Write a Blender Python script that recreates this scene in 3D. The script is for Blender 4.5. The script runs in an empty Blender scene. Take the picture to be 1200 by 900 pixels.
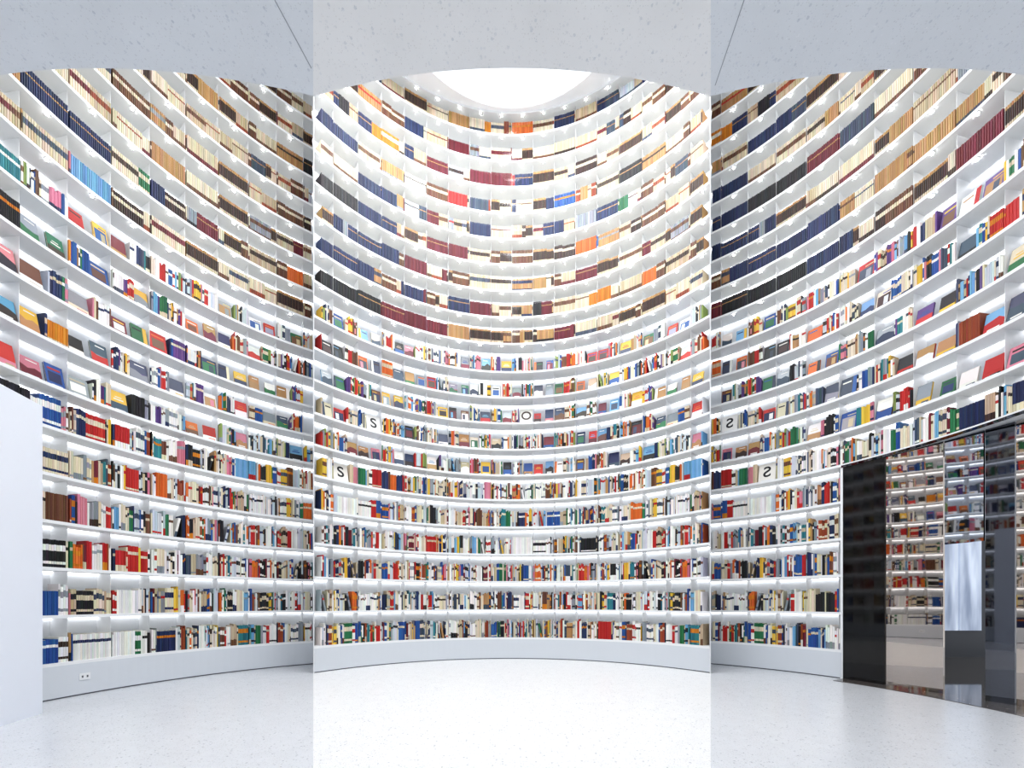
import bpy, math, random
import numpy as np
from mathutils import Vector

# ------------------------------------------------------------------ layout
D = 6.0
F = 466.0
PX = D/F
R = 0.5*D
OFF = 0.18*D
EYE = 68*PX
YB = [747,714,681,649,617,585,556,526,495,465,435,402,371,340,309,279,249,218,188,157]
def hz(y): return EYE+(704-y)*PX
ROWZ = [hz(y) for y in YB]
TOPZ = hz(131)
PORTZ = hz(585)-0.04
BOARD = 0.028
DEPTH = 0.27
BAY = 6.0
SEAM = 0.5
sc = bpy.context.scene
try:
    sc.view_settings.view_transform = 'Standard'
    sc.view_settings.look = 'None'
    sc.view_settings.look = 'Medium High Contrast'
except Exception as ex: print('look', ex)

def lin(c):
    return tuple(((v/255)/12.92 if v/255 <= .04045 else ((v/255+.055)/1.055)**2.4) for v in c)

# ------------------------------------------------------------------ materials
def new_mat(name):
    m = bpy.data.materials.new(name); m.use_nodes = True
    nt = m.node_tree; b = nt.nodes['Principled BSDF']
    return m, nt, b
def plain(name, col, rough=.5, metal=0, emit=None, es=0, sample=True):
    m, nt, b = new_mat(name)
    b.inputs['Base Color'].default_value = (*lin(col), 1)
    b.inputs['Roughness'].default_value = rough
    b.inputs['Metallic'].default_value = metal
    if emit:
        b.inputs['Emission Color'].default_value = (*lin(emit), 1)
        b.inputs['Emission Strength'].default_value = es
    if not sample:
        try: m.cycles.emission_sampling = 'NONE'
        except Exception as ex: print('es', ex)
    n = nt.nodes.new('ShaderNodeTexNoise'); n.inputs['Scale'].default_value = 60
    mr = nt.nodes.new('ShaderNodeMapRange'); mr.inputs['To Min'].default_value = max(0, rough-.04); mr.inputs['To Max'].default_value = rough+.04
    nt.links.new(n.outputs['Fac'], mr.inputs['Value']); nt.links.new(mr.outputs['Result'], b.inputs['Roughness'])
    return m
def mirror(name, col, rough, bump=.02):
    m, nt, b = new_mat(name)
    b.inputs['Base Color'].default_value = (*lin(col), 1)
    b.inputs['Roughness'].default_value = rough
    b.inputs['Metallic'].default_value = 1
    tc = nt.nodes.new('ShaderNodeTexCoord')
    n = nt.nodes.new('ShaderNodeTexNoise'); n.inputs['Scale'].default_value = 1.6; n.inputs['Detail'].default_value = 0
    bp = nt.nodes.new('ShaderNodeBump'); bp.inputs['Strength'].default_value = .2; bp.inputs['Distance'].default_value = bump
    nt.links.new(tc.outputs['Object'], n.inputs['Vector'])
    nt.links.new(n.outputs['Fac'], bp.inputs['Height']); nt.links.new(bp.outputs['Normal'], b.inputs['Normal'])
    return m
def terrazzo(name, base, chips, rough, scale, amt, size=.32):
    m, nt, b = new_mat(name)
    tc = nt.nodes.new('ShaderNodeTexCoord')
    v = nt.nodes.new('ShaderNodeTexVoronoi'); v.inputs['Scale'].default_value = scale
    v2 = nt.nodes.new('ShaderNodeTexVoronoi'); v2.inputs['Scale'].default_value = scale*2.3
    for x in (v, v2): nt.links.new(tc.outputs['Object'], x.inputs['Vector'])
    def chip(vn, thr, seed):
        lt = nt.nodes.new('ShaderNodeMath'); lt.operation = 'LESS_THAN'; lt.inputs[1].default_value = size
        nt.links.new(vn.outputs['Distance'], lt.inputs[0])
        sp = nt.nodes.new('ShaderNodeSeparateColor'); nt.links.new(vn.outputs['Color'], sp.inputs[0])
        g = nt.nodes.new('ShaderNodeMath'); g.operation = 'GREATER_THAN'; g.inputs[1].default_value = thr
        nt.links.new(sp.outputs[seed], g.inputs[0])
        mu = nt.nodes.new('ShaderNodeMath'); mu.operation = 'MULTIPLY'
        nt.links.new(lt.outputs[0], mu.inputs[0]); nt.links.new(g.outputs[0], mu.inputs[1])
        m2 = nt.nodes.new('ShaderNodeMath'); m2.operation = 'MULTIPLY'; m2.inputs[1].default_value = amt
        nt.links.new(mu.outputs[0], m2.inputs[0])
        return m2, sp
    a, spa = chip(v, .78, 0); c, spc = chip(v2, .6, 1)
    cr = nt.nodes.new('ShaderNodeValToRGB')
    els = cr.color_ramp.elements
    els[0].position = 0; els[0].color = (*lin(chips[0]), 1)
    els[1].position = 1; els[1].color = (*lin(chips[-1]), 1)
    for i, cc in enumerate(chips[1:-1]):
        e = els.new((i+1)/(len(chips)-1)); e.color = (*lin(cc), 1)
    nt.links.new(spa.outputs[2], cr.inputs[0])
    ns = nt.nodes.new('ShaderNodeTexNoise'); ns.inputs['Scale'].default_value = 9; ns.inputs['Detail'].default_value = 6
    nt.links.new(tc.outputs['Object'], ns.inputs['Vector'])
    m0 = nt.nodes.new('ShaderNodeMix'); m0.data_type = 'RGBA'
    m0.inputs[6].default_value = (*lin(tuple(x*.95 for x in base)), 1); m0.inputs[7].default_value = (*lin(base), 1)
    nt.links.new(ns.outputs['Fac'], m0.inputs[0])
    mx = nt.nodes.new('ShaderNodeMix'); mx.data_type = 'RGBA'
    nt.links.new(m0.outputs[2], mx.inputs[6]); nt.links.new(a.outputs[0], mx.inputs[0]); nt.links.new(cr.outputs[0], mx.inputs[7])
    mx2 = nt.nodes.new('ShaderNodeMix'); mx2.data_type = 'RGBA'
    nt.links.new(mx.outputs[2], mx2.inputs[6]); nt.links.new(c.outputs[0], mx2.inputs[0]); nt.links.new(cr.outputs[0], mx2.inputs[7])
    nt.links.new(mx2.outputs[2], b.inputs['Base Color'])
    b.inputs['Roughness'].default_value = rough
    return m

M_WHITE = plain('white_lacquer', (238,240,242), .4)
M_PLINTH = plain('plinth_lacquer', (216,221,227), .4)
M_BACK = plain('back_panel_added_glow', (228,232,236), .5, emit=(245,248,255), es=.04, sample=False)  # weak emission added to a plain panel, stands in for strip light behind books
M_LED = plain('led_strip', (255,255,255), .4, emit=(252,252,255), es=2.8, sample=False)
M_BULB = plain('downlight_glow', (255,255,255), .4, emit=(255,254,250), es=45, sample=False)
M_METAL = plain('downlight_metal', (220,220,225), .3, .8)
M_DARK = plain('shadow_gap', (96,98,104), .5)
M_GROOVE = plain('stone_joint', (165,168,175), .7)
M_PART = plain('partition_white', (236,241,250), .35)
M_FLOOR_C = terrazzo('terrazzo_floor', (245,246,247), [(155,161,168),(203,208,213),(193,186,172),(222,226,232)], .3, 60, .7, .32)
M_FLOOR_S = terrazzo('terrazzo_floor_dimmed', (222,225,230), [(140,146,156),(188,193,201),(174,170,163),(206,211,218)], .24, 60, .65, .32)  # same floor at the sides, mirror dimming put into a greyer base colour
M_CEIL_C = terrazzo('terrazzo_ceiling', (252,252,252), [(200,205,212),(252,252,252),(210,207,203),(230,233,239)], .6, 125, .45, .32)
M_CEIL_S = terrazzo('terrazzo_ceiling_dimmed', (236,240,245), [(182,190,202),(246,248,252),(194,194,196),(214,220,230)], .6, 125, .45, .32)  # side copy of the ceiling stone, darkened in colour like a dimmer reflection
M_BLACK = plain('black_gloss', (8,8,10), .06)
M_BRONZE = mirror('bronze_mirror', (186,178,172), .02, .008)
M_STEEL = mirror('smoke_mirror', (168,172,180), .02, .02)
M_SMOKE = mirror('dark_smoke_mirror', (96,98,104), .03, .015)
M_DFLOOR = terrazzo('dark_polished_stone', (96,92,90), [(58,56,56),(135,128,122),(102,94,88),(168,162,156)], .04, 30, .6)
M_LINING = plain('passage_grey', (70,74,82), .25)
M_SKY = plain('skylight_glass', (235,242,250), .3, emit=(240,246,252), es=1.0)
M_ROOF = plain('ceiling_ring_added_glow', (246,248,250), .5, emit=(240,246,255), es=.04, sample=False)  # ring is no lamp; faint emission added to brighten its underside
# translucent curtain lit by daylight
M_WIN, nt, b = new_mat('daylit_curtain')
tc = nt.nodes.new('ShaderNodeTexCoord'); wv = nt.nodes.new('ShaderNodeTexNoise'); wv.inputs['Scale'].default_value = 2.2; wv.inputs['Detail'].default_value = 2
mpn = nt.nodes.new('ShaderNodeMapping'); mpn.inputs['Scale'].default_value = (3, 1, .5)
nt.links.new(tc.outputs['Object'], mpn.inputs['Vector']); nt.links.new(mpn.outputs['Vector'], wv.inputs['Vector'])
cr = nt.nodes.new('ShaderNodeValToRGB'); cr.color_ramp.elements[0].color = (*lin((128,140,162)), 1); cr.color_ramp.elements[1].color = (*lin((200,210,226)), 1)
cr.color_ramp.elements[0].position = .3; cr.color_ramp.elements[1].position = .7
nt.links.new(wv.outputs['Fac'], cr.inputs[0]); nt.links.new(cr.outputs[0], b.inputs['Emission Color']); nt.links.new(cr.outputs[0], b.inputs['Base Color'])
b.inputs['Emission Strength'].default_value = .6

M_BOOK, nt, b = new_mat('book_cover')
at = nt.nodes.new('ShaderNodeAttribute'); at.attribute_name = 'Col'
ns = nt.nodes.new('ShaderNodeTexNoise'); ns.inputs['Scale'].default_value = 60
hs = nt.nodes.new('ShaderNodeHueSaturation')
mr = nt.nodes.new('ShaderNodeMapRange'); mr.inputs['To Min'].default_value = .78; mr.inputs['To Max'].default_value = 1.08
nt.links.new(ns.outputs['Fac'], mr.inputs['Value']); nt.links.new(mr.outputs['Result'], hs.inputs['Value'])
nt.links.new(at.outputs['Color'], hs.inputs['Color']); nt.links.new(hs.outputs['Color'], b.inputs['Base Color'])
b.inputs['Roughness'].default_value = .55

# ------------------------------------------------------------------ mesh helpers
class MB:
    def __init__(s): s.v = []; s.f = []; s.c = []
    def add(s, vs, fs, cols=None):
        o = len(s.v); s.v.extend(vs)
        for i, f in enumerate(fs):
            s.f.append(tuple(o+k for k in f)); s.c.append(cols[i] if cols else None)
    def obj(s, name, mat, origin=(0,0,0), parent=None, colored=False, **props):
        me = bpy.data.meshes.new(name)
        ox, oy, oz = origin
        me.from_pydata([(a-ox, b_-oy, c-oz) for a, b_, c in s.v], [], s.f)
        if colored:
            ca = me.color_attributes.new('Col', 'FLOAT_COLOR', 'CORNER')
            arr = []
            for f, c in zip(s.f, s.c):
                arr.extend([c[0], c[1], c[2], 1.0]*len(f))
            ca.data.foreach_set('color', np.array(arr, dtype=np.float32))
        me.materials.append(mat); me.update()
        ob = bpy.data.objects.new(name, me); ob.location = origin
        sc.collection.objects.link(ob)
        if parent: ob.parent = parent
        for k, v_ in props.items(): ob[k] = v_
        return ob
BOXF = [(0,3,2,1),(4,5,6,7),(0,1,5,4),(1,2,6,5),(2,3,7,6),(3,0,4,7)]
def box_pts(x0,x1,y0,y1,z0,z1):
    return [(x0,y0,z0),(x1,y0,z0),(x1,y1,z0),(x0,y1,z0),(x0,y0,z1),(x1,y0,z1),(x1,y1,z1),(x0,y1,z1)]
def prism(mb, poly, z0, z1):
    n = len(poly)
    vs = [(x,y,z0) for x,y in poly]+[(x,y,z1) for x,y in poly]
    fs = [tuple(range(n-1,-1,-1)), tuple(range(n,2*n))]+[(i,(i+1)%n,n+(i+1)%n,n+i) for i in range(n)]
    mb.add(vs, fs)

# alcove mapping; L and R are mirror reflections built as solid alcoves. th is angle (deg) round the bookcase drum, r radius
def Mp(l, th, r):
    a = math.radians(th)
    x = r*math.sin(a); y = .5*D+r*math.cos(a)
    if l == 'L': x = -x-OFF
    elif l == 'R': x = -x+OFF
    return x, y
def frame(l, th, r):
    P = Mp(l, th, r); a = math.radians(th)
    sx = 1 if l == 'C' else -1
    t = (sx*math.cos(a), -math.sin(a)); n = (sx*math.sin(a), math.cos(a))
    return P, t, n
def ray_hit(l, r):
    cx = 0 if l == 'C' else -OFF
    A = 1+SEAM**2; B = -(2*SEAM*(-cx)+D); C = cx*cx+.25*D*D-r*r
    return (-B+math.sqrt(B*B-4*A*C))/(2*A), cx
def ray_theta(l, r):
    z, cx = ray_hit(l, r)
    return math.degrees(math.atan2(SEAM*z+cx, z-.5*D))
END = 97.0
def ends(l, r):
    if l == 'C': e = ray_theta('C', r); return -e, e
    e = ray_theta('L', r)
    return (e, END) if l == 'L' else (-END, -e)
def arc_box(mb, l, r0, r1, z0, z1, th0=None, th1=None, step=1.5):
    e0, e1 = ends(l, r0), ends(l, r1)
    a0, b0 = (e0[0] if th0 is None else th0), (e0[1] if th1 is None else th1)
    a1, b1 = (e1[0] if th0 is None else th0), (e1[1] if th1 is None else th1)
    n = max(2, int(abs(b0-a0)/step))
    vs = []; fs = []
    for i in range(n+1):
        k = i/n
        p = Mp(l, a0+(b0-a0)*k, r0); q = Mp(l, a1+(b1-a1)*k, r1)
        vs += [(*p,z0),(*q,z0),(*q,z1),(*p,z1)]
    for i in range(n):
        o = i*4
        for j in range(4):
            fs.append((o+j, o+(j+1)%4, o+4+(j+1)%4, o+4+j))
    fs.append((0,1,2,3)); o = n*4; fs.append((o+3,o+2,o+1,o))
    mb.add(vs, fs)

PORT_TH = 60.8
def in_wall(l, pts):
    for x, y in pts:
        s = abs(x)/max(y, .01)
        if l == 'C' and s > SEAM-.004: return False
        if l == 'L' and (-x/y) < SEAM+.0005: return False
        if l == 'R' and (x/y) < SEAM+.0005: return False
    return True

# ------------------------------------------------------------------ bookcases
LBL = {'C':'curved white bookcase facing the terrazzo floor under the skylight',
       'L':'mirror reflection of the curved white bookcase, built solid, wrapping behind the white partition panel',
       'R':'mirror reflection of the curved white bookcase, built solid, above and beside the black mirrored portal'}
cases = {}
for l in 'CLR':
    e = bpy.data.objects.new('bookcase', None); sc.collection.objects.link(e)
    e0, e1 = ends(l, R); p = Mp(l, (e0+e1)/2, R); e.location = (p[0], p[1], 0)
    e['label'] = LBL[l]; e['category'] = 'bookcase'; e['group'] = 'curved bookcases'
    cases[l] = e
    loc = (p[0], p[1], 0)
    def child(mb, name, mat):
        ob = mb.obj(name, mat, origin=loc); ob.parent = e; return ob
    def span(low):
        return (-PORT_TH, None) if (l == 'R' and low) else (None, None)
    mb = MB()
    if l == 'R':
        arc_box(mb, l, R+DEPTH, R+DEPTH+.02, 0, PORTZ, th0=-PORT_TH, th1=-ray_theta('L', R+DEPTH))
        arc_box(mb, l, R+DEPTH, R+DEPTH+.02, PORTZ, TOPZ)
    else: arc_box(mb, l, R+DEPTH, R+DEPTH+.02, 0, TOPZ)
    child(mb, 'back_panel', M_BACK)
    mb = MB(); t0, t1 = span(True)
    if t0 is not None: arc_box(mb, l, R, R+.02, .012, ROWZ[0]-BOARD, th0=t0, th1=-ray_theta('L', R))
    else: arc_box(mb, l, R, R+.02, .012, ROWZ[0]-BOARD)
    child(mb, 'plinth', M_PLINTH)
    mb = MB()
    if t0 is not None: arc_box(mb, l, R+.006, R+.03, 0, .014, th0=t0, th1=-ray_theta('L', R))
    else: arc_box(mb, l, R+.006, R+.03, 0, .014)
    child(mb, 'toe_kick', M_DARK)
    for i, z in enumerate(ROWZ+[TOPZ]):
        low = z < PORTZ-.01
        mb = MB()
        if l == 'R' and low: arc_box(mb, l, R, R+DEPTH, z-BOARD, z, th0=-PORT_TH, th1=-ray_theta('L', R+DEPTH))
        else: arc_box(mb, l, R, R+DEPTH, z-BOARD, z)
        child(mb, 'shelf', M_WHITE)
        if i > 0:
            mb = MB(); ra, rb = R+.235, R+.262
            if l == 'R' and z < PORTZ+.1: arc_box(mb, l, ra, rb, z-BOARD-.009, z-BOARD-.001, th0=-PORT_TH, th1=-ray_theta('L', rb), step=3)
            else: arc_box(mb, l, ra, rb, z-BOARD-.009, z-BOARD-.001, step=3)
            child(mb, 'led_strip', M_LED)
    for k in range(-16, 17):
        th = k*BAY
        P, t, n = frame(l, th, R+.05); w = .0012
        pl = [(P[0]+t[0]*u+n[0]*v, P[1]+t[1]*u+n[1]*v) for u, v in ((-w,0),(w,0),(w,DEPTH-.06),(-w,DEPTH-.06))]
        a0, a1 = ends(l, R)
        if not (a0 < th < a1) or not in_wall(l, pl): continue
        mb = MB(); z0 = ROWZ[5]-.01 if (l == 'R' and th < -PORT_TH) else ROWZ[0]-BOARD
        prism(mb, pl, z0, TOPZ-BOARD)
        child(mb, 'divider', M_WHITE)
    if l == 'R':
        mb = MB(); P, t, n = frame(l, -PORT_TH, R)
        prism(mb, [(P[0]+t[0]*u+n[0]*v, P[1]+t[1]*u+n[1]*v) for u, v in ((-.012,0),(.012,0),(.012,DEPTH),(-.012,DEPTH))], 0, PORTZ)
        child(mb, 'end_panel', M_WHITE)

# ------------------------------------------------------------------ books
PAL = dict(cream=(222,210,186), white=(238,237,233), ivory=(206,192,166), brown=(108,70,48), dkbrown=(58,38,32),
 maroon=(110,26,44), navy=(30,46,88), blue=(36,84,152), black=(26,26,32), orange=(214,108,40), yellow=(226,186,66),
 red=(186,36,34), green=(36,112,72), teal=(44,124,134), grey=(146,152,160), tan=(182,142,94), pink=(206,126,142),
 purple=(98,68,130), sky=(114,168,206), gold=(206,128,22), slate=(64,78,98), lime=(138,156,88), beige=(196,178,150),
 rust=(150,68,38), mist=(200,208,216))
CN = dict(ivory='ivory', dkbrown='dark brown', navy='navy blue', slate='slate grey', sky='sky blue', mist='pale grey', rust='rust brown')
def pixang(panel, x):
    s = abs(x-600)/F
    if panel == 'C':
        z = 1/(1+s*s); return math.degrees(2*math.atan(s))*(1 if x > 600 else -1), z
    A = 1+s*s; B = -(1+.36*s); z = (-B+math.sqrt(B*B-4*A*.0324))/(2*A)
    th = math.degrees(math.atan2(s*z-.18, z-.5))
    return (th if panel == 'L' else -th), z
OV = []   # colour of particular sets of volumes, measured off the photograph
def ov(panel, x0, x1, y, c, st='band'):
    a, za = pixang(panel, x0); b_, zb = pixang(panel, x1); _, zm = pixang(panel, (x0+x1)/2)
    yc = 704-(704-y)*zm
    row = min(range(20), key=lambda i: abs(YB[i]-11-yc))
    OV.append((row, min(a, b_), max(a, b_), c, st))
for t in [('C',438,468,143,'gold'),('C',376,408,155,'navy'),('C',408,436,170,'ivory'),('C',468,497,132,'navy'),('C',497,525,182,'maroon'),
 ('C',524,550,168,'maroon'),('C',550,577,205,'maroon'),('C',577,603,208,'red'),('C',525,548,232,'red'),('C',550,573,235,'slate'),
 ('C',708,735,238,'green'),('C',436,466,215,'navy'),('C',436,466,243,'navy'),('C',404,436,225,'navy'),('C',372,404,210,'slate'),
 ('C',520,548,285,'maroon'),('C',497,520,278,'maroon'),('C',548,575,268,'navy'),('C',629,660,270,'navy'),('C',660,700,272,'blue'),
 ('C',372,410,298,'black'),('C',410,440,325,'black'),('C',440,468,345,'maroon'),('C',405,436,280,'navy'),('C',436,468,308,'navy'),
 ('C',372,404,255,'navy'),('C',468,497,335,'navy'),('C',522,550,357,'navy'),('C',550,577,360,'maroon'),('C',497,525,382,'maroon'),
 ('C',468,497,365,'maroon'),('C',577,640,300,'brown'),('C',690,715,328,'gold'),('C',735,768,328,'orange'),('C',600,640,330,'tan'),
 ('C',660,685,300,'orange'),('C',436,450,418,'orange'),('C',450,475,425,'navy'),('C',418,430,556,'green'),('C',458,466,558,'orange'),
 ('C',765,775,558,'yellow'),('C',800,820,552,'sky'),('C',388,396,738,'yellow'),('C',404,414,738,'green'),('C',700,715,736,'red'),
 ('C',780,790,740,'red'),('C',805,818,742,'teal'),('C',740,752,606,'orange'),('C',440,456,606,'blue'),('C',395,436,606,'white'),
 ('C',640,655,606,'blue'),('C',600,640,638,'white'),('C',500,512,640,'red'),('C',680,700,640,'black'),
 ('L',28,134,140,'navy'),('L',0,30,175,'teal'),('L',0,38,245,'black'),('L',0,35,308,'maroon'),('L',40,90,290,'gold'),
 ('L',0,38,370,'navy'),('L',0,45,440,'black'),('L',60,90,408,'gold'),('L',50,75,465,'blue'),
 ('L',138,155,503,'red'),('L',138,172,458,'black'),('L',165,183,230,'green'),('L',88,116,272,'gold'),('L',100,130,330,'blue'),
 ('L',84,110,210,'pink'),('L',110,134,230,'sky'),('L',105,125,490,'red'),('L',56,84,580,'brown'),('L',52,92,520,'cream'),
 ('L',52,82,640,'black'),('L',106,118,645,'red'),('L',132,146,648,'navy'),('L',152,164,650,'red'),('L',52,76,698,'blue'),('L',94,114,700,'black'),
 ('L',140,165,702,'white'),('L',52,74,755,'blue'),('L',88,135,750,'white'),('L',135,160,748,'white'),('L',185,208,745,'navy'),
 ('L',222,250,380,'navy'),('L',235,255,500,'blue'),('L',150,166,555,'red'),('L',185,200,560,'orange'),('L',205,222,395,'purple'),
 ('R',838,873,148,'gold'),('R',838,870,222,'navy'),('R',870,905,205,'navy'),('R',905,990,250,'navy'),('R',838,870,352,'maroon'),
 ('R',870,950,300,'navy'),('R',950,992,155,'maroon'),('R',992,1050,140,'slate'),('R',1050,1108,118,'tan'),('R',1155,1190,255,'red'),
 ('R',870,950,330,'black'),('R',950,1000,290,'navy'),('R',1040,1060,165,'slate'),('R',1060,1100,180,'tan'),('R',905,960,215,'black'),
 ('R',1000,1040,205,'cream'),('R',1100,1150,150,'tan'),('R',1185,1200,320,'teal'),('R',1120,1150,358,'rust'),('R',1120,1158,470,'navy'),
 ('R',1185,1200,370,'green'),('R',1015,1032,378,'green'),('R',1070,1090,395,'green'),('R',1080,1096,445,'red'),('R',845,860,556,'red')]:
    ov(*t)
UP = ['cream']*8+['ivory']*7+['brown']*4+['dkbrown']*2+['maroon']*2+['navy']*3+['slate','tan','tan','grey','beige','beige','beige','mist','black']
BR = ['brown']*5+['dkbrown']*3+['cream']*4+['ivory']*3+['tan','maroon','beige']
MID = ['white']*7+['mist']*2+['cream']*4+['red','red','blue','blue','sky','teal','green','yellow','orange','pink','purple','black','black','navy','grey','grey','tan','lime','beige','slate','brown']
LOW = ['white']*10+['mist']*3+['cream']*6+['black']*3+['red']*2+['blue']*2+['navy']*2+['orange','rust','maroon','yellow','teal','green','grey','grey','sky','beige','beige','pink','brown','slate','tan']
MIX = ['cream','ivory','brown','beige','orange','tan','gold','blue','navy','grey','slate','white','beige','cream','cream','rust']
COV = ['white','white','white','cream','black','black','navy','slate','brown','grey','tan','blue','blue','red','red','orange','maroon','sky','yellow','yellow','green','pink','purple']
def palette(row):
    if row <= 5: return LOW
    if row <= 10: return MID
    if row in (11, 14): return BR
    if row in (12, 15, 13): return UP+BR
    if row in (16, 19): return UP+MIX
    return UP
DISP = {6, 7, 8, 9, 10}
def vary(c, rnd, a=10):
    k = rnd.uniform(-a, a); return tuple(min(255, max(0, v+k+rnd.uniform(-a/2, a/2))) for v in c)
def style(rnd, cname, row):
    dark = sum(PAL[cname]) < 380
    r = rnd.random()
    contrast = rnd.choice(['white','cream','gold','ivory']) if dark else rnd.choice(['dkbrown','black','brown','red','navy','slate','grey'])
    if row >= 11 and cname in ('cream','ivory','beige','white','mist'):
        lab = rnd.choice(['brown','dkbrown','brown','maroon','slate','rust'])
        if r < .5: return [(0,.36,lab),(.36,1,cname)]
        if r < .8: return [(0,.55,cname),(.55,.8,lab),(.8,1,cname)]
        return [(0,.12,lab),(.12,.7,cname),(.7,.78,lab),(.78,1,cname)]
    if row >= 11 and cname in ('brown','dkbrown'):
        if r < .6: return [(0,.28,'ivory'),(.28,.85,'dkbrown'),(.85,1,'tan')]
        return [(0,.6,cname),(.6,.78,'cream'),(.78,1,cname)]
    if row >= 11 and cname in ('navy','maroon','black','slate'):
        return [(0,.7,cname),(.7,.76,'tan'),(.76,1,cname)] if r < .5 else [(0,1,cname)]
    if r < .3: return [(0,1,cname)]
    if r < .55: return [(0,.66,cname),(.66,.78,contrast),(.78,1,cname)]
    if r < .75: return [(0,.12,cname),(.12,.22,contrast),(.22,.6,cname),(.6,.82,contrast),(.82,1,cname)]
    if r < .9: return [(0,.3,contrast),(.3,1,cname)]
    return [(0,.08,cname),(.08,.16,contrast),(.16,1,cname)]
RF = R+.034      # radius of the spine faces
RD = R+.045
items = []
LET = {}
thO, _ = pixang('C', 622); thS, _ = pixang('C', 397)
LET[(8, math.floor(thO/BAY))] = 'O'; LET[(5, math.floor(thS/BAY))] = 'S'; LET[(7, -7)] = 'S'
for row in range(20):
    for bay in range(-16, 16):
        rnd = random.Random(row*977+bay*31+7)
        W = math.radians(BAY)*RF
        u = .0018; endu = W-.0018
        th_of = lambda uu: bay*BAY+math.degrees(uu/RF)
        letter = LET.get((row, bay))
        if letter or (row in DISP and rnd.random() < (.93 if row < 10 else .7)):
            ndisp = 1 if letter else rnd.choice([1,1,1,2])
            for q in range(ndisp):
                w = rnd.uniform(.115, .155); h = rnd.uniform(.18, .23)
                if ndisp == 2: w = rnd.uniform(.105, .135); h = rnd.uniform(.16, .22)
                if letter: w, h = .19, .245
                left = (rnd.random() < .5) if ndisp == 1 else q == 0
                gap = .012 if ndisp == 2 else .006
                du = u+w/2+gap if left else endu-w/2-gap
                cn = 'white' if letter else rnd.choice(COV)
                items.append(('face', row, th_of(du), w, h, .02, 0, letter, cn, rnd.random()))
                if left: u += w+gap+.010
                else: endu -= w+gap+.010
            if ndisp == 2: continue
        guard = 0
        while u < endu-.011 and guard < 80:
            guard += 1
            cn = rnd.choice(palette(row)); th = th_of(u+.008)
            big = False
            for (r_, a_, b_, c_, s_) in OV:
                if r_ == row and a_ <= th <= b_: cn = c_; big = True
            if row < 6: base = rnd.uniform(.009, .021); hh = rnd.uniform(.205, .27)
            elif row < 11: base = rnd.uniform(.009, .020); hh = rnd.uniform(.18, .24)
            else: base = rnd.uniform(.013, .019); hh = rnd.uniform(.200, .235)
            sg = style(rnd, cn, row); dd = rnd.uniform(.13, .17)
            nset = 30 if big else (rnd.choice([1,1,1,2,2,4]) if row < 11 else rnd.choice([4,8,12,30,30]))
            mixed = (row < 11 and not big and rnd.random() < .6)
            for j in range(nset):
                w = base*(rnd.uniform(.75, 1.3) if mixed or row < 11 else rnd.uniform(.95, 1.05))
                if u+w > endu:
                    if j == 0: w = endu-u
                    else: break
                h = hh+(rnd.uniform(-.02, .02) if mixed else rnd.uniform(-.003, .003))
                th = th_of(u+w/2)
                if big and j > 0 and not any(r_ == row and a_ <= th <= b_ for (r_, a_, b_, c_, s_) in OV): break
                segs = [(p, q, vary(PAL[c], rnd, 14)) for p, q, c in sg]
                items.append(('spine', row, th, w-(.0008 if row < 11 else .0016), h, dd, 0, segs, cn, 0))
                u += w
                if u > endu-.01: break
            if row < 12 and rnd.random() < .012 and u+.10 < endu:
                a = .2; w = .022; h = rnd.uniform(.2, .24)
                off = h*math.sin(a)
                if u+off+w+.004 < endu:
                    cn2 = rnd.choice(palette(row)); s2 = [(p, q, vary(PAL[c], rnd, 7)) for p, q, c in style(rnd, cn2, row)]
                    items.append(('spine', row, th_of(u+off+w/2), w, h, dd, a, s2, cn2, 0))
                    u += off+w+.006

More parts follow.
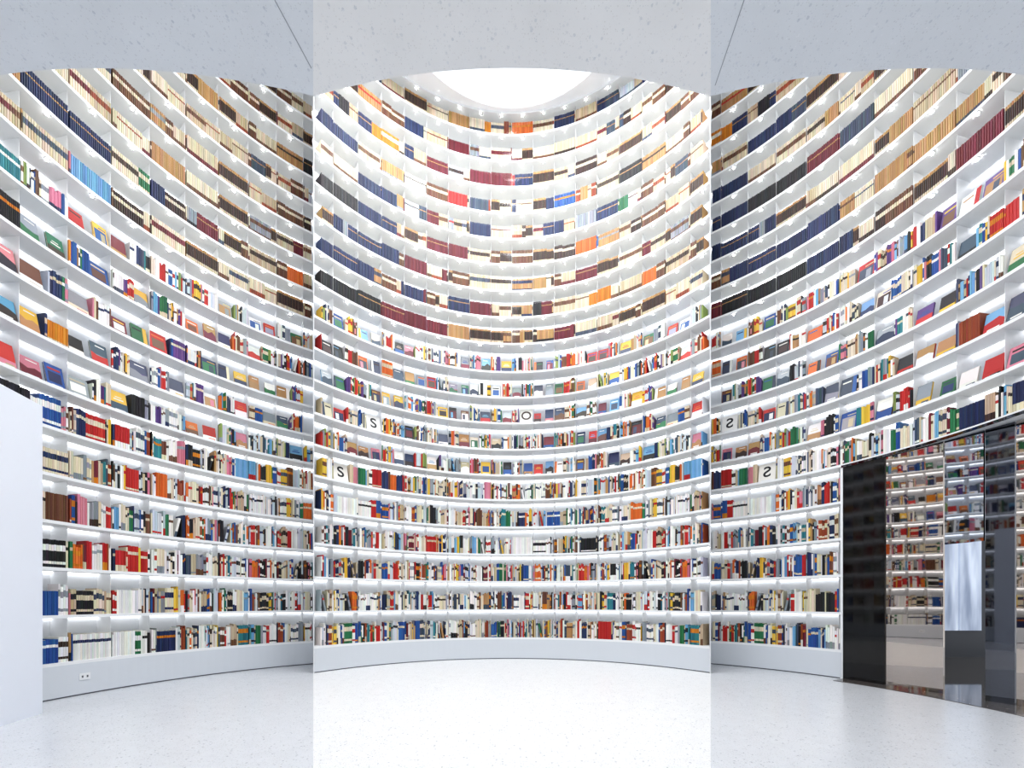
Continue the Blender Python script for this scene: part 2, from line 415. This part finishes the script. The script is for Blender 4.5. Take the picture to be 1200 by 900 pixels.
PAGE = lin((232,226,210))
def emit_spine(mb, l, it, detailed=False):
    _, row, th, w, h, d, lean, segs, cn, _r = it
    P, t, n = frame(l, th, RF); z0 = ROWZ[row]
    ca, sa = math.cos(lean), math.sin(lean)
    def pt(u, v, z):
        uu = -w/2+(u+w/2)*ca-z*sa; zz = (u+w/2)*sa+z*ca
        return (P[0]+t[0]*uu+n[0]*v, P[1]+t[1]*uu+n[1]*v, z0+zz)
    e_ = .003 if row < 11 else .005
    prof = [(-w/2, e_), (-w*.3, .001), (w*.3, .001), (w/2, e_)]
    if detailed: prof = [(-w/2, .004), (-w*.4, .002), (-w*.18, .0005), (w*.18, .0005), (w*.4, .002), (w/2, .004)]
    np_ = len(prof)
    for (p, q, c) in segs:
        lc = lin(c)
        vs = [pt(u, v, p*h) for u, v in prof]+[pt(u, v, q*h) for u, v in prof]
        mb.add(vs, [(i, i+1, np_+i+1, np_+i) for i in range(np_-1)], [lc]*(np_-1))
    mc = lin(segs[-1][2])
    v0 = prof[0][1]
    if not detailed:
        vs = [pt(-w/2,v0,0),pt(-w/2,d,0),pt(-w/2,d,h),pt(-w/2,v0,h),pt(w/2,v0,0),pt(w/2,d,0),pt(w/2,d,h),pt(w/2,v0,h),pt(-w*.3,.001,h),pt(w*.3,.001,h),pt(-w*.3,.001,0),pt(w*.3,.001,0)]
        mb.add(vs, [(0,1,2,3),(4,7,6,5),(3,2,6,7,9,8),(0,10,11,4,5,1),(1,5,6,2)], [mc, mc, PAGE, mc, PAGE])
    else:
        bt = min(.003, w*.12)
        for a, b_ in ((-w/2, -w/2+bt), (w/2-bt, w/2)):
            vs = [pt(x, y, z) for x, y, z in box_pts(a, b_, v0, d, 0, h)]
            mb.add(vs, BOXF, [mc]*6)
        vs = [pt(x, y, z) for x, y, z in box_pts(-w/2+bt, w/2-bt, v0, d-.005, .003, h-.004)]
        mb.add(vs, BOXF, [PAGE]*6)
        k = len(prof)
        for zz in (0, h):
            vs = [pt(u, v, zz) for u, v in prof]+[pt(w/2, v0+.002, zz), pt(-w/2, v0+.002, zz)]
            mb.add(vs, [tuple(range(k+2))], [mc])
    return (P[0], P[1], z0)
def emit_face(mb, l, it):
    _, row, th, w, h, d, lean, letter, cn, rr = it
    P, t, n = frame(l, th, RD); z0 = ROWZ[row]
    a = .24; ca, sa = math.cos(a), math.sin(a)
    def pt(u, v, z):
        vv = v*ca+z*sa; zz = z*ca-v*sa+d*sa
        return (P[0]+t[0]*u+n[0]*vv, P[1]+t[1]*u+n[1]*vv, z0+zz)
    rnd = random.Random(int(rr*1e6)); mc = lin(vary(PAL[cn], rnd, 10))
    def bx(u0,u1,v0,v1,q0,q1,c):
        mb.add([pt(*p) for p in box_pts(u0,u1,v0,v1,q0,q1)], BOXF, [c]*6)
    bx(-w/2,w/2,0,.003,0,h,mc); bx(-w/2,w/2,d-.003,d,0,h,mc); bx(-w/2,-w/2+.003,.003,d-.003,0,h,mc)
    bx(-w/2+.003,w/2-.004,.003,d-.003,.004,h-.004,PAGE)
    bx(-w*.3,w*.3,-.012,0,-.0,.012,lin((235,238,242)))
    if not letter:
        pc = lambda L: lin(vary(PAL[rnd.choice(L)], rnd, 14))
        c2 = pc(['white','black','cream','orange','red','sky','yellow','slate','beige','blue','white'])
        c3 = pc(['tan','grey','brown','navy','blue','slate','maroon','red','black','dkbrown','green','white'])
        c4 = pc(['sky','mist','grey','slate','white','beige','tan','yellow','pink'])
        k = rnd.randrange(7); e = .001
        if k == 0: bx(-w*.36,w*.36,-e,0,h*.2,h*.66,c3); bx(-w*.36,w*.36,-e,0,h*.76,h*.84,c2)
        elif k == 1: bx(-w/2,w/2,-e,0,h*.0,h*.42,c3); bx(-w*.3,w*.3,-e,0,h*.55,h*.61,c2); bx(-w*.2,w*.2,-e,0,h*.68,h*.72,c2)
        elif k == 2: bx(-w*.5,-w*.25,-e,0,0,h,c2); bx(-w*.15,w*.4,-e,0,h*.72,h*.8,c3)
        elif k in (3, 6):
            bx(-w/2,w/2,-e,0,h*.45,h,c4)
            a1, a2, a3 = [rnd.uniform(.38, .66) for _ in range(3)]
            mb.add([pt(-w/2,-e*1.6,0),pt(w/2,-e*1.6,0),pt(w/2,-e*1.6,h*a1),pt(w*.15,-e*1.6,h*a2),pt(-w*.2,-e*1.6,h*a3),pt(-w/2,-e*1.6,h*.45)], [(0,1,2,3,4,5)], [c3])
            if k == 3: bx(-w*.36,w*.2,-e*2.4,-e*1.6,h*.82,h*.87,lin(PAL['white']))
            else: bx(-w*.3,w*.3,-e*2.4,-e*1.6,h*.12,h*.18,lin(PAL['white']))
        elif k == 4: bx(-w/2,w/2,-e,0,h*.3,h,c3); bx(-w*.4,w*.1,-e,0,h*.08,h*.16,c2)
        else: bx(-w*.42,w*.42,-e,0,h*.06,h*.72,c3); bx(-w*.3,w*.0,-e*2,-e,h*.15,h*.6,c4); bx(-w*.42,w*.1,-e,0,h*.8,h*.85,c2)
    return (P[0], P[1], z0), pt
def plan(l, it):
    P, t, n = frame(l, it[2], RF if it[0] == 'spine' else RD); w, d = it[3]/2+.002, it[5]+(.05 if it[0] == 'face' else 0)
    return [(P[0]+t[0]*u+n[0]*v, P[1]+t[1]*u+n[1]*v) for u, v in ((-w,0),(w,0),(w,d),(-w,d))]
placed = []
for l in 'CLR':
    for it in items:
        a0, a1 = ends(l, RF)
        if not (a0 < it[2] < a1): continue
        if l == 'R' and it[2] < -PORT_TH+.6 and ROWZ[it[1]] < PORTZ-.01: continue
        pl = plan(l, it)
        if not in_wall(l, pl): continue
        x, y = Mp(l, it[2], RF); zc = ROWZ[it[1]]+it[4]/2
        px = 600+F*x/y; py = 704-F*(zc-EYE)/y
        vis = 4 < px < 1196 and 120 < py < 880 and not (px < 54 and py > 440)
        P, t, n = frame(l, it[2], RF)
        cosv = abs(n[0]*x+n[1]*y)/math.hypot(x, y)
        placed.append((vis, it[3]*cosv*it[4]/y**2, l, it))
sp = sorted([p for p in placed if p[3][0] == 'spine'], key=lambda p: (not p[0], -p[1]))
fc = sorted([p for p in placed if p[3][0] == 'face'], key=lambda p: (not p[0], -p[1]))
print('spines', len(sp), 'faces', len(fc))
def cname(c): return CN.get(c, c)
for p in sp[:298]:
    mb = MB(); o = emit_spine(mb, p[2], p[3], True)
    lean = p[3][6] > 0
    mb.obj('book', M_BOOK, origin=o, colored=True, category='book', group='books standing spine out on the curved shelves',
           label=f"{cname(p[3][8])} hardcover book {'leaning' if lean else 'standing'} spine out on a white curved shelf")
mb = MB()
for p in sp[298:]: emit_spine(mb, p[2], p[3])
ob = mb.obj('books', M_BOOK, colored=True, category='books', label='thousands of multicoloured books standing spine out on curved shelves')
ob['kind'] = 'stuff'; ob['group'] = 'books standing spine out on the curved shelves'

def letter_mesh(ch):
    cu = bpy.data.curves.new('letter', 'FONT'); cu.body = ch; cu.size = .2; cu.extrude = .0008; cu.align_x = 'CENTER'; cu.offset = .003
    o = bpy.data.objects.new('letter_tmp', cu); sc.collection.objects.link(o)
    dg = bpy.context.evaluated_depsgraph_get(); dg.update()
    me = bpy.data.meshes.new_from_object(o.evaluated_get(dg))
    vs = [tuple(v.co) for v in me.vertices]; fs = [tuple(p.vertices) for p in me.polygons]
    bpy.data.objects.remove(o); bpy.data.meshes.remove(me); bpy.data.curves.remove(cu)
    return vs, fs
rest = MB(); nf = 0
for p in fc:
    if nf < 298 or p[3][7]:
        nf += 1
        mb = MB(); o, pt = emit_face(mb, p[2], p[3]); L = p[3][7]
        ob = mb.obj('display_book', M_BOOK, origin=o, colored=True, category='book', group='books displayed face out on the middle shelves',
               label=(f"white book with black letter {L} displayed face out on shelf" if L else f"{cname(p[3][8])} book displayed cover out, tilted back on a white shelf"))
        if L:
            vs, fs = letter_mesh(L)
            m2 = MB(); dk = lin(PAL['black'] if L == 'S' else PAL['dkbrown'])
            m2.add([pt(x, -.0015-z, p[3][4]*.26+y) for x, y, z in vs], fs, [dk]*len(fs))
            c = m2.obj('letter', M_BOOK, origin=o, colored=True); c.parent = ob; c.location = (0,0,0)
    else: emit_face(rest, p[2], p[3])
if rest.v:
    ob = rest.obj('display_books', M_BOOK, colored=True, category='books', label='multicoloured books displayed cover out on curved shelves'); ob['kind'] = 'stuff'
    ob['group'] = 'books displayed face out on the middle shelves'
for e in cases.values():
    for ch in e.children:
        ch.location = (0,0,0)

# ------------------------------------------------------------------ downlights
def disc(r, z0, z1, m=10):
    vs = [(r*math.cos(6.283*i/m), r*math.sin(6.283*i/m), z) for z in (z0, z1) for i in range(m)]
    return vs, [tuple(range(m-1,-1,-1)), tuple(range(m,2*m))]+[(i,(i+1)%m,m+(i+1)%m,m+i) for i in range(m)]
hm = MB(); hm.add(*disc(.015, -.008, 0)); bm_ = MB(); bm_.add(*disc(.0125, -.013, -.007))
cand = []
for l in 'CLR':
    for row in range(11, 21):
        z = (ROWZ+[TOPZ])[row]-BOARD
        for k in range(-16, 16):
            th = (k+.5)*BAY; a0, a1 = ends(l, R+.03)
            if not (a0+1 < th < a1-1): continue
            x, y = Mp(l, th, R+.018); px = 600+F*x/y; py = 704-F*(z-EYE)/y
            if 0 < px < 1200 and 84 < py: cand.append((x, y, z))
random.Random(3).shuffle(cand)
h0 = None
for i, c in enumerate(cand[:290]):
    if h0 is None:
        h0 = hm.obj('downlight', M_METAL); g0 = bm_.obj('lamp_lens', M_BULB); g0.parent = h0; h, g = h0, g0
        h0['label'] = 'tiny round downlight recessed under a white shelf'; h0['category'] = 'light'; h0['group'] = 'downlights under the upper shelves'
    else:
        h = h0.copy(); g = g0.copy(); g.parent = h
        sc.collection.objects.link(h); sc.collection.objects.link(g)
    h.location = c
print('downlights', len(cand))

# ------------------------------------------------------------------ room shell
def struct(mb, name, mat):
    ob = mb.obj(name, mat); ob['kind'] = 'structure'; return ob
far = 1.35*D; a = SEAM
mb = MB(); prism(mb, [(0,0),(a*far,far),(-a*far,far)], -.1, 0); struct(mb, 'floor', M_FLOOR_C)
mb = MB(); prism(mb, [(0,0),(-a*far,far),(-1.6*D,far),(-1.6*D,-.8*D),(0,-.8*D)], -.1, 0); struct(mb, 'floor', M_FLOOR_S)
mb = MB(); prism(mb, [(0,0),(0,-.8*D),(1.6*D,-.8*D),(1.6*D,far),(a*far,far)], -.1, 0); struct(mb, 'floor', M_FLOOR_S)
HC = EYE+.1915*D; r_ = .357*D
def arcpts(cx, x0, x1, n=40):
    out = []
    for i in range(n+1):
        x = x0+(x1-x0)*i/n; out.append((x, .5*D-math.sqrt(r_*r_-(x-cx)**2)))
    return out
def seamx(cx):
    A = 1+a*a; B = -(2*a*cx+D); C = cx*cx+.25*D*D-r_*r_
    return (-B-math.sqrt(B*B-4*A*C))/(2*A)*a
TH = .12
xs = seamx(0)
mb = MB(); prism(mb, [(0,0)]+arcpts(0, xs, -xs), HC, HC+TH); struct(mb, 'ceiling', M_CEIL_C)
cs = .15*D; xs2 = seamx(cs)
right = arcpts(cs, xs2, .30*D)
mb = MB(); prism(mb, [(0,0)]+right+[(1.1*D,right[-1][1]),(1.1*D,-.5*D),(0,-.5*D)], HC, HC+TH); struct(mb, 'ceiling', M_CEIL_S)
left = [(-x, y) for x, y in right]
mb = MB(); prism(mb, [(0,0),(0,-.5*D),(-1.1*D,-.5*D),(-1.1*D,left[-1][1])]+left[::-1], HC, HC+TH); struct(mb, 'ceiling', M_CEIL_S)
def cpt(px, py): 
    y = F*(HC-EYE)/(704-py); return ((px-600)/F*y, y)
for i, (p, q) in enumerate([(cpt(322,0),cpt(365,80)),(cpt(872,0),cpt(838,100))]):
    dx, dy = q[0]-p[0], q[1]-p[1]; L = math.hypot(dx, dy); nx, ny = -dy/L*.0008, dx/L*.0008
    mb = MB(); prism(mb, [(p[0]+nx,p[1]+ny),(q[0]+nx,q[1]+ny),(q[0]-nx,q[1]-ny),(p[0]-nx,p[1]-ny)], HC-.0006, HC+.001)
    struct(mb, f'trim_{i+1}', M_GROOVE)
for sgn, nm in ((-1,'wall_left'),(1,'wall_right')):
    mb = MB(); zA, zB = ray_hit('C', R-.002)[0], 1.02*D
    prism(mb, [(sgn*a*zA, zA),(sgn*a*zB, zB),(sgn*(a*zB-.014), zB),(sgn*(a*zA-.014), zA)], 0, TOPZ); struct(mb, nm, M_WHITE)
# roof with round skylight
cy = .703*D; rs = .29*D; m = 72
inner = [(rs*math.sin(2*math.pi*i/m), cy+rs*math.cos(2*math.pi*i/m)) for i in range(m)]
outer = []
for i in range(m):
    dx, dy = math.sin(2*math.pi*i/m), math.cos(2*math.pi*i/m); k = .9*D/max(abs(dx), abs(dy)); outer.append((dx*k, cy+dy*k*.75))
vs = [(x,y,z) for z in (TOPZ, TOPZ+.03) for x, y in inner+outer]
fs = []
for i in range(m):
    j = (i+1) % m
    fs += [(i,j,m+j,m+i),(2*m+i,3*m+i,3*m+j,2*m+j),(i,2*m+i,2*m+j,j),(m+i,m+j,3*m+j,3*m+i)]
mb = MB(); mb.add(vs, fs); struct(mb, 'ceiling', M_ROOF)
mb = MB(); vs, f2 = disc(rs+.02, TOPZ+.03, TOPZ+.06, m); mb.add([(x, y+cy, z) for x, y, z in vs], f2); struct(mb, 'window_1', M_SKY)

# ------------------------------------------------------------------ partition, portal, outlet
mb = MB(); p = Vector((-.608*D,.515*D)); q = Vector((-.560*D,.33*D))
prism(mb, [tuple(p), tuple(q), (q.x-.10,q.y-.03), (p.x-.10,p.y-.03)], 0, PORTZ+.02)
mb.obj('partition_panel', M_PART, origin=(p.x,p.y,0), category='partition', label='smooth white full-height partition panel standing before the bookcase')
e = bpy.data.objects.new('mirrored_portal', None); sc.collection.objects.link(e); e['category'] = 'doorway'
e['label'] = 'black and bronze mirrored entrance portal set into the curved bookcase'
po = Mp('R', -68, R); e.location = (po[0], po[1], 0)
def pchild(mb, name, mat, label=None):
    ob = mb.obj(name, mat, origin=(po[0],po[1],0)); ob.parent = e; ob.location = (0,0,0)
    if label: ob['label'] = label
    return ob
hp = PORTZ
mb = MB(); arc_box(mb, 'R', R-.004, R+.14, 0, hp, th0=-68.1, th1=-PORT_TH-.3); pchild(mb, 'jamb_panel', M_BLACK, 'glossy black jamb panel')
mb = MB(); arc_box(mb, 'R', R-.010, R-.002, PORTZ-.002, ROWZ[5]-.018, th0=-END, th1=-PORT_TH); pchild(mb, 'fascia', M_SMOKE, 'thin smoky fascia along the top')
def slab(p, q, z0, z1, name, mat, label=None, th=.03):
    p = (p[0]*D, p[1]*D); q = (q[0]*D, q[1]*D)
    dx, dy = q[0]-p[0], q[1]-p[1]; L = math.hypot(dx, dy); ox, oy = -dy/L*th, dx/L*th
    if ox < 0: ox, oy = -ox, -oy
    mb = MB(); prism(mb, [p, q, (q[0]+ox,q[1]+oy), (p[0]+ox,p[1]+oy)], z0, z1); return pchild(mb, name, mat, label)
slab((.645,.688), (.673,.6207), 0, hp, 'mirror_panel', M_BRONZE, 'bronze tinted mirror panel reflecting the bookshelves')
slab((.674,.6195), (.6865,.579), 1.40, hp, 'mirror_panel', M_STEEL, 'smoky grey mirror panel above the opening')
slab((.688,.578), (.698,.552), 0, hp, 'mirror_panel', M_SMOKE, 'dark smoky mirror panel')
slab((.699,.551), (.737,.410), 0, hp, 'mirror_panel', M_BRONZE, 'bronze tinted mirror panel reflecting the bookshelves')
# passage behind the opening, ending at a daylit window
mb = MB(); prism(mb, [(.84*D,1.02*D),(1.42*D,1.02*D),(1.42*D,1.03*D),(.84*D,1.03*D)], 0, 2.6); pchild(mb, 'passage_lining', M_LINING)
mb = MB()
prism(mb, [(.70*D,.60*D),(.82*D,.60*D),(1.42*D,1.03*D),(.70*D,1.03*D)], 2.5, 2.53); pchild(mb, 'passage_lining', M_LINING)
for i, (xa, xb) in enumerate(((1.090,1.135),(1.141,1.195))):
    mb = MB(); prism(mb, [(xa*D,1.012*D),(xb*D,1.012*D),(xb*D,1.018*D),(xa*D,1.018*D)], .42, 1.9); pchild(mb, 'window_pane', M_WIN, 'daylit pale blue window pane with sheer curtain')
mb = MB(); arc_box(mb, 'R', R-.22, R+.25, .0005, .005, th0=-END, th1=-PORT_TH-.2)
prism(mb, [(.655*D,.69*D),(.705*D,.56*D),(.80*D,.56*D),(1.42*D,1.02*D),(.80*D,1.02*D)], .0005, .0052)
pchild(mb, 'threshold', M_DFLOOR, 'polished dark stone threshold')

P, t, n = frame('L', 76.2, R-.006)
e2 = MB()
def o_pt(u, v, z): return (P[0]+t[0]*u+n[0]*v, P[1]+t[1]*u+n[1]*v, z)
e2.add([o_pt(*q) for q in box_pts(-.04,.04,0,.006,.14,.20)], BOXF)
so = e2.obj('power_outlet', M_WHITE, origin=(P[0],P[1],.17), category='outlet', label='small white power outlet on the bookcase plinth')
for du in (-.018,.018):
    mb = MB(); mb.add([o_pt(*q) for q in box_pts(du-.006,du+.006,-.001,.001,.160,.180)], BOXF)
    c = mb.obj('socket', M_DARK, origin=(P[0],P[1],.17)); c.parent = so; c.location = (0,0,0)

# ------------------------------------------------------------------ light
w = bpy.data.worlds.new('World'); sc.world = w; w.use_nodes = True
bg = w.node_tree.nodes['Background']; bg.inputs[0].default_value = (.965,.98,1,1); bg.inputs[1].default_value = .88
def area(name, loc, rot, sx, sy, e_):
    ld = bpy.data.lights.new(name, 'AREA'); ld.shape = 'RECTANGLE'; ld.size = sx; ld.size_y = sy; ld.energy = e_
    ld.color = (.99,.995,1)
    o = bpy.data.objects.new(name, ld); o.location = loc; o.rotation_euler = rot; sc.collection.objects.link(o); return o
area('skylight_sun', (0, .6*D, TOPZ-.15), (0,0,0), 3.0, 3.0, 290)

# ------------------------------------------------------------------ camera
cd = bpy.data.cameras.new('Camera'); cd.sensor_width = 36; cd.lens = F/1200*36; cd.shift_y = (704-450)/1200; cd.clip_start = .02
co = bpy.data.objects.new('Camera', cd); co.location = (0,0,EYE); co.rotation_euler = (math.pi/2,0,0)
sc.collection.objects.link(co); sc.camera = co
